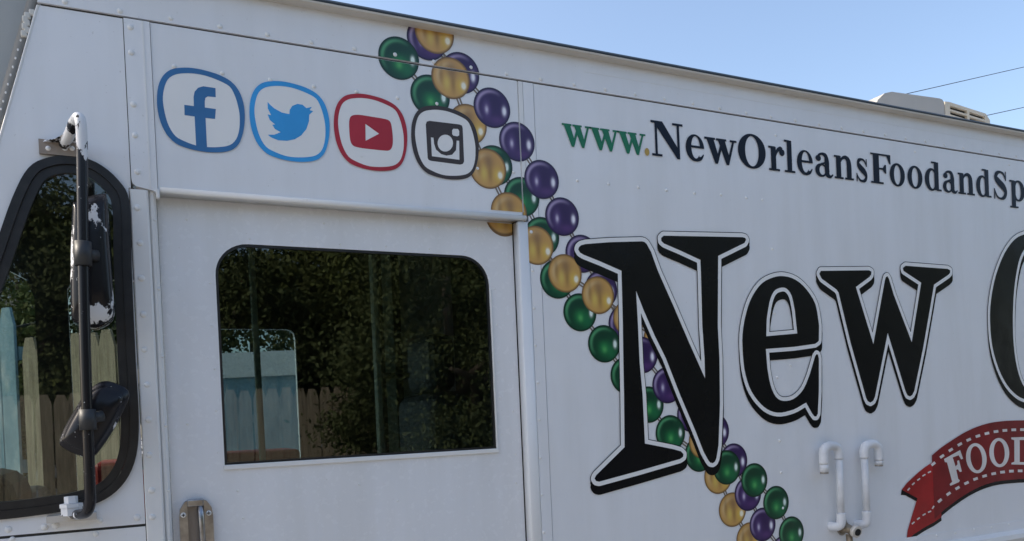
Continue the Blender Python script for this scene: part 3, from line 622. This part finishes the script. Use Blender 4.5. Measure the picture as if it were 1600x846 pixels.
# ---- web address in bold serif letters
xh = .745
def G(c):
    S_ = .062
    if c == 'w': return [([(.05, xh), (.27, xh), (.44, .14), (.39, -.01), (.31, -.01)], 1), ([(.31, -.01), (.39, -.01), (.57, .60), (.51, .66)], 1), ([(.40, xh), (.62, xh), (.78, .14), (.74, -.01), (.66, -.01)], 1), ([(.66, -.01), (.74, -.01), (.935, xh-.02), (.87, xh-.02)], 1), (rect(0, .33, xh-S_, xh), 1), (rect(.36, .68, xh-S_, xh), 1), (rect(.79, 1, xh-S_, xh), 1)]
    if c == 'N': return [(rect(.12, .19, .03, .95), 1), ([(.07, 1), (.36, 1), (.885, .20), (.885, -.02), (.80, -.02), (.15, .87)], 1), (rect(.81, .885, 0, .96), 1), (rect(0, .3, .935, 1), 1), (rect(0.01, .33, 0, .065), 1), (rect(.67, 1.0, .935, 1), 1)]
    if c == 'e': return [(ell(.5, .372, .5, .392), 1), (ell(.535, .39, .235, .325), -1), (rect(.2, .985, .375, .44), 1), ([(.70, .375), (1.1, .375), (1.1, .19), (.955, .20), (.86, .14), (.72, .12)], -1), (stroke([(.955, .20, .05), (.80, .07, .09), (.55, .01, .07)]), 1)]
    if c == 'O': return [(ell(.5, .5, .5, .525), 1), (ell(.5, .5, .245, .455), -1)]
    if c == 'o': return [(ell(.5, .372, .5, .392), 1), (ell(.5, .372, .215, .325), -1)]
    if c == 'r': return [(rect(.15, .46, .02, xh-.01), 1), (rect(0, .4, xh-S_, xh), 1), (rect(0, .68, 0, S_), 1), (stroke([(.40, .45, .10), (.55, .63, .12), (.74, .70, .13), (.86, .66, .12)]), 1), (ell(.84, .585, .17, .105, 20), 1)]
    if c == 'l': return [(rect(.28, .72, .02, .99), 1), (rect(.02, .5, .94, 1), 1), (rect(0, 1, 0, S_), 1)]
    if c == 'a': return [(ell(.335, .20, .335, .215), 1), (ell(.40, .205, .165, .15), -1), (stroke([(.18, .57, .16), (.24, .68, .09), (.42, .725, .085), (.60, .665, .17), (.66, .5, .25), (.66, .3, .25), (.68, .12, .25), (.78, .035, .12), (.88, .03, .08), (1., .10, .05)]), 1), (ell(.19, .575, .15, .095, 20), 1), (stroke([(.32, .39, .07), (.5, .435, .06), (.62, .47, .06)]), 1)]
    if c == 'n': return [(rect(.10, .345, .02, xh-.01), 1), (rect(0, .3, xh-S_, xh), 1), (rect(0, .46, 0, S_), 1), (stroke([(.28, .50, .06), (.40, .66, .09), (.58, .715, .12), (.72, .63, .20), (.765, .45, .245), (.765, .02, .245)]), 1), (rect(.54, 1, 0, S_), 1)]
    if c in 's': return [(stroke([(.84, .56, .06), (.70, .69, .08), (.46, .725, .075), (.24, .66, .16), (.22, .54, .20), (.45, .42, .23), (.72, .31, .22), (.84, .19, .18), (.74, .06, .14), (.50, .015, .075), (.28, .06, .08), (.10, .20, .06)]), 1), (rect(.83, .91, .50, .75), 1), (rect(.04, .12, -.01, .26), 1)]
    if c == 'S': return [(stroke([(.86, .74, .06), (.74, .92, .09), (.50, .985, .075), (.26, .91, .17), (.18, .76, .22), (.40, .60, .27), (.72, .44, .27), (.86, .26, .21), (.76, .08, .16), (.50, .01, .075), (.24, .08, .09), (.08, .30, .06)]), 1), (rect(.85, .92, .68, 1.02), 1), (rect(.03, .10, -.02, .36), 1)]
    if c == 'F': return [(rect(.13, .42, .02, .98), 1), (rect(0, .62, 0, S_), 1), (rect(0, 1, .94, 1), 1), ([(1, 1), (1., .69), (.94, .69), (.80, .95)], 1), (rect(.4, .70, .475, .535), 1), ([(.70, .36), (.77, .36), (.77, .65), (.70, .65), (.60, .535), (.60, .475)], 1)]
    if c == 'd': return [(ell(.40, .372, .40, .392), 1), (ell(.445, .372, .185, .32), -1), (rect(.575, .835, .02, .99), 1), (rect(.40, .7, .94, 1), 1), (rect(.7, 1, 0, S_), 1)]
    if c == 'p': return [(ell(.58, .372, .42, .392), 1), (ell(.55, .372, .185, .32), -1), (rect(.13, .39, -.24, xh-.01), 1), (rect(0, .3, xh-S_, xh), 1), (rect(0, .55, -.27, -.21), 1)]
def word(c, x0, x1, base, cap, material): 
    s_ = [([(x0+(x1-x0)*a, base+cap*b) for a, b in p], op) for p, op in G(c)]
    return flat('printed_letter', s_, material, side, YP-.0006)
for x0, x1 in ((1.118, 1.214), (1.209, 1.309), (1.304, 1.403)): word('w', x0, x1, 2.367, .0845, M['v_green'])
flat('printed_dot', [(ell(1.4065, 2.3785, .0085, .0115, 24), 1)], M['v_gold'], side, YP-.0009)
for c, x0, x1 in [('N', 1.4235, 1.542), ('e', 1.551, 1.622), ('w', 1.624, 1.752), ('O', 1.757, 1.872), ('r', 1.884, 1.953), ('l', 1.9515, 1.9975), ('e', 2.007, 2.078), ('a', 2.088, 2.170), ('n', 2.177, 2.268), ('s', 2.279, 2.339), ('F', 2.352, 2.453), ('o', 2.447, 2.525), ('o', 2.539, 2.618), ('d', 2.631, 2.721), ('a', 2.729, 2.810), ('n', 2.814, 2.909), ('d', 2.919, 3.008), ('S', 3.022, 3.107), ('p', 3.120, 3.215)]:
    word(c, x0, x1, 2.370, .106, M['v_navy'])
# ---- big shaded letters
def big(fill, holes, sh=.0235):
    rings = [fill]+holes
    def grown(r_, dz=0., n=1):
        out = []
        for k in range(n):
            d_ = dz*(k+1)/n
            for q in rings: out += [([(x, z-d_) for x, z in p], op) for p, op in clean(q, r_, False)]
        # interior fill from the fill polygon minus the shrunken holes
        base = []
        for k in range(n):
            d_ = dz*(k+1)/n
            base.append((d_,))
        return out
    def layer(name, r_, y, material, dz=0.):
        sh_ = [([(x, z-dz) for x, z in fill], 1)]+[([(x, z-dz) for x, z in h_], -1) for h_ in holes]
        if r_ > 0:
            for q in rings: sh_ += [([(x, z-dz) for x, z in p], op) for p, op in clean(q, r_, False)]
        ob = flat(name, sh_, material, side, y); return ob
    layer('letter_shadow', .0148, YP-.0006, M['v_black'], sh)
    layer('letter_shadow', .0148, YP-.0005, M['v_black'], sh*.5)
    layer('letter_outline', .0150, YP-.0009, M['v_black'])
    layer('letter_border', .0128, YP-.0012, M['v_white'])
    return layer('printed_letter', 0, YP-.0015, M['v_black'])
A = zm(880, 340, 3.525); B = zm(880, 560, 3.525)
Nf = [A(*p) for p in [(80, 178), (84, 165), (95, 155), (120, 148), (250, 138), (430, 133), (445, 137), (456, 147), (480, 190), (520, 300), (600, 480), (690, 690)]]+[B(778, 112), B(775, 0)]+[A(*p) for p in [(763, 600), (755, 300), (752, 235), (640, 183), (552, 145), (538, 132), (536, 115), (550, 102), (985, 110), (1000, 115), (1004, 124), (995, 142), (850, 213), (848, 600)]]+[B(*p) for p in [(857, 0), (860, 250), (852, 480), (840, 552), (832, 570), (820, 578), (806, 575), (796, 562), (770, 515), (725, 400), (640, 200), (562, 0)]]+[A(*p) for p in [(500, 650), (440, 512), (398, 405), (407, 560), (418, 800)]]+[B(*p) for p in [(434, 200), (447, 470), (600, 500), (645, 513), (659, 528), (657, 543), (640, 555), (400, 624), (195, 680), (178, 676), (170, 663), (178, 645), (335, 490), (332, 200), (328, 0)]]+[A(*p) for p in [(325, 560), (318, 295), (200, 243), (110, 207), (90, 195)]]
big(Nf, [])
E3 = zm(1140, 400, 3.02)
ef = [E3(*p) for p in [(415, 405), (418, 400)]]+crom([E3(*p) for p in [(419, 330), (402, 230), (360, 160), (310, 115), (255, 97), (205, 102), (150, 130), (105, 190), (75, 270), (58, 370), (60, 470), (72, 560), (100, 640), (145, 700), (190, 732), (240, 740), (300, 725), (340, 703)]], 3, False)+[E3(*p) for p in [(358, 693), (385, 742), (397, 758), (406, 758), (413, 745), (418, 640), (418, 485), (414, 468), (408, 464), (400, 475)]]+crom([E3(*p) for p in [(375, 560), (345, 630), (300, 675), (250, 685), (215, 665), (190, 610), (175, 530)]], 3, False)+[E3(*p) for p in [(168, 440), (300, 430), (400, 416)]]
eh = [E3(170, 380)]+crom([E3(*p) for p in [(172, 300), (185, 220), (205, 170), (235, 152), (265, 155), (290, 190), (305, 260)]], 3, False)+[E3(316, 367)]
big(ef, [eh])
W4 = zm(1260, 390, 3.254)
big([W4(*p) for p in [(62, 125), (70, 110), (315, 107), (327, 114), (326, 128), (318, 140), (248, 192), (337, 482), (395, 160), (400, 142), (408, 137), (416, 150), (440, 230), (532, 472), (580, 170), (490, 110), (487, 95), (500, 84), (715, 100), (727, 107), (727, 120), (718, 130), (645, 180), (625, 300), (590, 500), (545, 720), (535, 740), (523, 748), (510, 742), (500, 720), (410, 425), (345, 750), (336, 770), (322, 779), (308, 772), (300, 755), (220, 470), (160, 220), (150, 205), (75, 150)]], [])
O5 = zm(1500, 340, 2.64)
ol = crom([O5(*p) for p in [(300, 62), (264, 70), (222, 92), (180, 150), (145, 240), (125, 340), (121, 430), (130, 530), (155, 620), (190, 690), (230, 733), (264, 750), (300, 757)]], 3, False)
il = crom([O5(*p) for p in [(300, 104), (272, 120), (245, 165), (228, 240), (218, 330), (215, 450), (222, 560), (240, 650), (268, 708), (300, 722)]], 3, False)
ox = max(max(p[0] for p in ol), max(p[0] for p in il))+.012
def mirr(p): return p+[(2*ox-x, z) for x, z in p[::-1]]
big(mirr(ol), [mirr(il)])
# ---- ribbon with FOOD
Z6 = zm(1390, 640, 4.105)
up = [Z6(*p) for p in [(268, 295), (330, 243), (400, 196), (460, 158), (520, 127), (585, 102), (650, 85), (715, 76), (780, 72), (862, 70)]]
lo_ = [Z6(*p) for p in [(285, 705), (340, 650), (400, 603), (450, 567), (500, 535), (550, 508), (600, 486), (650, 470), (700, 459), (760, 452), (800, 449), (862, 446)]]
rx_ = W(1600, 700)[0]+.16                       # ribbon mid line, beyond the picture
upx = crom(up+[(rx_, up[-1][1]-.006)], 2, False); lox = crom(lo_+[(rx_, lo_[-1][1]-.012)], 2, False)
rib = upx+[(2*rx_-x, z) for x, z in upx[::-1][1:]]+[(2*rx_-x, z) for x, z in lox]+lox[::-1][1:]
tail = [Z6(*p) for p in [(290, 325), (262, 345), (220, 373), (180, 405), (110, 470), (75, 515), (175, 570), (155, 635), (135, 700), (112, 780), (104, 846), (150, 802), (220, 757), (285, 722), (330, 690)]]
tshade = [Z6(*p) for p in [(75, 515), (70, 548), (120, 552), (168, 578), (178, 565), (120, 530)]]
rb = flat('ribbon_shadow', [([(x, z-.014) for x, z in rib], 1), ([(x, z-.013) for x, z in tail], 1), (tshade, 1), ([(2*rx_-x, z-.013) for x, z in tail], 1)], M['v_black'], side, YP-.0003)
flat('ribbon_tail', [([(2*rx_-x, z) for x, z in tail], 1)], M['v_tail'], side, YP-.0006)
flat('ribbon_tail', [(tail, 1)], M['v_tail'], side, YP-.0006)
flat('ribbon', [(rib, 1)], M['v_rib'], side, YP-.0009)
def dash(x, y, a, w_, h_):
    c, s_ = math.cos(math.radians(a)), math.sin(math.radians(a))
    return [Z6(x+c*p-s_*q, y+s_*p+c*q) for p, q in ((-w_, -h_), (w_, -h_), (w_, h_), (-w_, h_))]
for x, y, a in [(276, 349, -38), (332, 301, -35), (388, 260, -33), (446, 224, -29), (503, 195, -24), (562, 171, -18), (620, 154, -13), (678, 142, -8), (735, 135, -4), (792, 131, -1), (848, 130, 0), (905, 132, 1)]: flat('stitch', [(dash(x, y, a, 15, 8.5), 1)], M['v_stitch'], side, YP-.0012)
for x, y, a in [(318, 585, -40), (374, 541, -35), (431, 504, -30), (489, 472, -26), (547, 446, -20), (605, 427, -15), (663, 412, -11), (720, 402, -6), (777, 396, -2), (833, 394, 0), (890, 394, 1)]: flat('stitch', [(dash(x, y, a, 15, 8.5), 1)], M['v_stitch'], side, YP-.0012)
for x, y, a in [(118, 512, -50), (148, 477, -42), (182, 449, -35), (216, 422, -32), (251, 402, -25), (147, 728, -38), (181, 700, -35), (217, 674, -30), (252, 656, -22), (275, 628, -60)]: flat('stitch', [(dash(x, y, a, 11, 4.5), 1)], M['v_stitch'], side, YP-.0012)
def rot6(cx, cy, rx, ry, a, n=36): c, s_ = math.cos(math.radians(a)), math.sin(math.radians(a)); return [Z6(cx+c*rx*math.cos(t)-s_*ry*math.sin(t), cy+s_*rx*math.cos(t)+c*ry*math.sin(t)) for t in [2*math.pi*k/n for k in range(n)]]
FO = [[([Z6(*p) for p in [(345, 318), (448, 261), (467, 316), (455, 321), (438, 294), (400, 308), (419, 366), (431, 352), (429, 330), (441, 326), (459, 398), (447, 402), (434, 384), (423, 388), (436, 446), (446, 454), (441, 466), (386, 490), (381, 479), (397, 464), (364, 340), (350, 338)]], 1)],
      [(rot6(552, 313, 66, 97, -7), 1), (rot6(552, 313, 37, 78, -7), -1)], [(rot6(699, 277, 64, 94, -3), 1), (rot6(699, 277, 35, 75, -3), -1)],
      [([Z6(*p) for p in [(776, 180), (862, 177), (905, 195), (925, 265), (905, 335), (862, 355), (777, 353), (777, 343), (796, 335), (795, 197), (776, 191)]], 1), ([Z6(*p) for p in [(830, 196), (862, 197), (885, 215), (895, 265), (885, 320), (862, 338), (830, 338)]], -1)]]
for s_ in FO: flat('printed_letter', s_, M['v_stitch'], side, YP-.0012)
# ------------------------------------------------------------------ surroundings
wood = mat('cedar_fence', (.34, .27, .17), .8); g = NB(wood)
g.col(g.ramp(g.noise(3, 6, .6, stretch=(14, 14, 1.2)), [(.25, (.15, .12, .08)), (.5, (.29, .245, .175)), (.8, (.40, .345, .255))]))
g.bump(g.noise(6, 5, stretch=(20, 20, 1)), .4, .01)
PW = .14
pl = [(-PW/2+.003, 0), (PW/2-.003, 0), (PW/2-.003, .95), (PW/2-.035, 1), (-PW/2+.035, 1), (-PW/2+.003, .95)]
PLM = slab('plank', pl, [], -.01, .01, wood, None); PLME = PLM.data; bpy.data.objects.remove(PLM)
bluew = mat('blue_paint_sun_dapple', (.22, .36, .46), .75); g = NB(bluew)
g.col(g.ramp(g.noise(2.2, 5, .6, stretch=(3, 3, 1.5)), [(.3, (.13, .25, .34)), (.52, (.22, .37, .46)), (.72, (.48, .56, .60))]))  # pale patches put dappled sunlight into the plank colour
def fence(label, a, b, h_, group, wm=None):
    d = Vector(b)-Vector(a); L = d.length; ang = math.atan2(d.y, d.x)
    F_ = empty('wooden_fence', (a[0], a[1], 0), label, 'fence', group); F_.rotation_euler = (0, 0, ang)
    n = int(L/PW)
    for i in range(n):
        if i == 0:
            pm = PLME if not wm else PLME.copy()
            if wm: pm.materials.clear(); pm.materials.append(wm)
        o = inst('plank', pm, (PW*(i+.5), R.uniform(-.004, .004), .0), F_, scale=(1, 1, h_+R.uniform(-.015, .015))); o.rotation_euler = (0, R.uniform(-.006, .006), 0)
    for z in (.35, h_*.55, h_-.35): bx('rail', 0, L, .0145, .055, z, z+.09, wm or wood, F_)
    for i in range(int(L/2.4)+1): bx('post', i*2.4+.02, i*2.4+.11, .0555, .145, 0, h_-.1, wm or wood, F_)
    return F_
fence('sunlit cedar plank fence behind the cab, seen through the cab window', (-.70, 4.30), (.02, 3.58), 2.28, None)
fence('blue plank fence with painted sun dapples running off beyond the cedar fence', (-4.6, 8.2), (-.73, 4.33), 2.5, None, bluew)
BF = fence('pale blue painted plank fence panel beside the cedar fence', (.05, 3.56), (1.75, 2.75), 2.06, None, bluew)
bx('cap_board', .0, 1.88, -.05, .06, 1.935, 2.09, M['trim'], BF)
fence('long weathered plank fence below the trees, reflected in the door window', (12, -6.6), (-9, -6.6), 2.02, None)
teal = mat('teal_siding', (.10, .24, .27), .7); g = NB(teal); g.col(g.ramp(g.noise(4, 4), [(.3, (.08, .20, .23)), (.7, (.14, .30, .33))]))
hs = empty('house', (-7, 13, 0), 'teal sided house behind the cedar fence', 'house')
bx('wall', -5, 5, 0, 6, 0, 3.3, teal, hs)
for i in range(16): bx('siding_board', -5.0, 5.0, -.03, -.002, .06+i*.2, .25+i*.2, teal, hs)
prism_x('roof', [(-.6, 3.3), (3, 5.2), (6.6, 3.3)], -5.4, 5.4, mat('shingle_roof', (.10, .09, .09), .9), hs)
for x in (-3, 0, 3): wn = bx('window', x-.6, x+.6, -.06, -.031, 1.1, 2.4, M['trim'], hs); bx('pane', x-.52, x+.52, -.07, -.061, 1.18, 2.32, M['trimdark'], wn)
# trees behind the photographer, above the plank fence
leafm = []
for k, c in enumerate(((.095, .112, .036), (.135, .150, .045), (.070, .086, .032))):
    lm_ = mat('leaf_%s' % ('mid', 'light', 'deep')[k], c, .6, spec=.15); g = NB(lm_); oi = g.noise(1.2, 3)
    g.col(g.ramp(oi, [(.3, tuple(q*.7 for q in c)), (.7, tuple(q*1.35 for q in c))])); leafm.append(lm_)
bark = mat('bark', (.09, .07, .05), .9); g = NB(bark); g.bump(g.noise(12, 5, stretch=(1, 1, .2)), .8, .03)
def tree(x, y, h_, rad, label, mi, nleaf=60000, z0=1.1, ls=(.026, .052)):
    t = empty('tree', (x, y, 0), label, 'tree', 'trees behind the plank fence')
    rr = np.random.RandomState(int(abs(x*37+y*11)) % 9999)
    lean = rr.uniform(-.4, .4, 2); hub = h_*.42
    trunk = tube('trunk', [(0, 0, -.1), (lean[0]*.3, lean[1]*.3, hub*.5), (lean[0], lean[1], hub), (lean[0]*1.3, lean[1]*1.3, h_*.8)], [.26*h_/8, .2*h_/8, .15*h_/8, .04], bark, t, 10, 3)
    cl = []
    for i in range(9):
        a = rr.uniform(0, 6.28); e = rr.uniform(.1, 1.1); ln = rad*rr.uniform(.6, 1.)
        tip = np.array([lean[0]+ln*math.cos(a)*math.cos(e*.8), lean[1]+ln*math.sin(a)*math.cos(e*.8), hub+ln*math.sin(e)*1.1])
        tube('limb', [(lean[0], lean[1], hub*rr.uniform(.7, 1.1)), tuple((np.array([lean[0], lean[1], hub])+tip)/2+rr.uniform(-.2, .2, 3)), tuple(tip)], [.09, .06, .02], bark, trunk, 7, 3)
    nc = 75; cc = []
    zc, zr = (z0+h_)/2, (h_-z0)/2
    while len(cc) < nc:
        p = rr.uniform(-1, 1, 3); q = np.linalg.norm(p)
        if .3 < q < 1: cc.append(np.array([lean[0], lean[1], zc])+p*np.array([rad, rad, zr]))
    cc = np.array(cc); cr = rr.uniform(.4, .85, nc)*rad/2.6
    ci = rr.randint(0, nc, nleaf); P_ = cc[ci]+rr.normal(0, .5, (nleaf, 3))*cr[ci][:, None]*np.array([1, 1, .75])
    P_[:, 2] = np.maximum(P_[:, 2], .3)
    u = rr.normal(0, 1, (nleaf, 3)); u /= np.linalg.norm(u, axis=1)[:, None]; w_ = np.cross(u, rr.normal(0, 1, (nleaf, 3))); w_ /= np.linalg.norm(w_, axis=1)[:, None]
    s_ = rr.uniform(ls[0], ls[1], nleaf)[:, None]
    V = np.empty((nleaf, 4, 3)); V[:, 0] = P_-u*s_; V[:, 1] = P_+w_*s_*.5; V[:, 2] = P_+u*s_; V[:, 3] = P_-w_*s_*.5
    me = bpy.data.meshes.new('crown'); me.from_pydata(V.reshape(-1, 3).tolist(), [], [[4*i, 4*i+1, 4*i+2, 4*i+3] for i in range(nleaf)])
    me.materials.append(leafm[mi]); o = bpy.data.objects.new('crown', me); COL.objects.link(o); o.parent = t
    return t
for x, y, h_, rad, mi, lb in [(-5.0, -10.2, 4.6, 2.1, 2, 'deep green low tree at the open end of the plank fence'), (-2.0, -9.8, 5.2, 2.0, 0, 'mid green tree across from the cab window'), (.8, -9.6, 4.6, 2.0, 2, 'deep green rounded tree across from the truck door'),
        (3.4, -9.8, 4.9, 2.1, 0, 'mid green tall tree across from the large black lettering'), (6.0, -9.6, 5.0, 2.1, 1, 'light green tree across from the red ribbon print'), (8.8, -10, 5.0, 2.2, 2, 'deep green wide tree across from the rear of the truck'),
        (2.2, -12.6, 4.9, 2.2, 2, 'deep green tall tree standing behind two rounder trees'), (-.6, -12.6, 5.2, 2.2, 0, 'mid green tall tree standing in the second row'), (5.0, -12.6, 5.4, 2.2, 1, 'light green tall tree in the second row')]:
    tree(x, y, h_, rad, lb, mi)
tree(3.0, -5.5, 3.9, 1.3, 'deep green leafy shrub tree in front of the plank fence', 2, 60000, .5, (.018, .038))
tree(5.4, -5.4, 4.3, 1.4, 'light green leafy tree in front of the plank fence', 1, 60000, .4, (.018, .038))
tree(8.6, -6.0, 5.6, 2.0, 'tall mid green tree added to shade the right of the truck side', 0, 50000, .6, (.026, .05))  # out of view, added to hold sky light off the right-hand wall
tree(12.2, -6.0, 6.2, 2.3, 'tall deep green tree added to shade the rear end of the truck side', 2, 50000, .8, (.026, .05))  # second added shade tree, darkens the same end from out of view
tree(-3.6, 11.2, 5.4, 2.0, 'dark green tree behind the sunlit cedar fence', 2, 30000, .8)
tree(1.5, 8.4, 4.4, 1.7, 'deep green tree behind the pale blue fence panel', 2, 40000, .8)
tree(-.9, 9.6, 4.8, 1.8, 'mid green tree behind the sunlit cedar fence', 0, 30000, .8)
# overhead wires and their poles
wire = mat('wire_black', (.02, .02, .022), .6)
polem = mat('pole_wood', (.14, .11, .08), .9); g = NB(polem); g.bump(g.noise(14, 5, stretch=(1, 1, .1)), .6, .02)
def wirepts(p0, p1, Y0, Y1, ext0, ext1):
    a = Vector(wy(*p0, Y0)); b = Vector(wy(*p1, Y1)); return a+(a-b)*ext0, b+(b-a)*ext1
for nm, p0, p1, Y, e0, e1 in (('upper', (1425, 145), (1600, 105), 16, 4.0, 4.0), ('lower', (1545, 180), (1600, 168), 15, 12.0, 12.0)):
    a, b = wirepts(p0, p1, Y, Y+1.2, e0, e1)
    pts = [tuple(a.lerp(b, k/24)) for k in range(25)]
    o = tube('overhead_wire', pts, .012, wire, None, 6, 1); tag(o, 'thin black overhead wire passing %s' % ('just above the roof air conditioner' if nm == 'upper' else 'behind the end of the air conditioner grille'), 'wire')
    for k, q in enumerate((a, b)):
        up_ = empty('utility_pole', (q.x, q.y, 0), 'brown wooden utility pole holding the %s end of the %s wire' % (('near', 'far')[k], nm), 'pole')
        tube('shaft', [(0, .15, -.2), (0, .15, max(6, q.z+.8))], [.16, .11], polem, up_, 12, 1); bx('crossarm', -.9, .9, .0, .1, max(5.2, q.z-.06), max(5.3, q.z+.04), polem, up_)
# ------------------------------------------------------------------ render settings
scene.render.engine = 'CYCLES'; scene.cycles.max_bounces = 10; scene.cycles.transparent_max_bounces = 16
scene.render.resolution_x = 1024; scene.render.resolution_y = 541
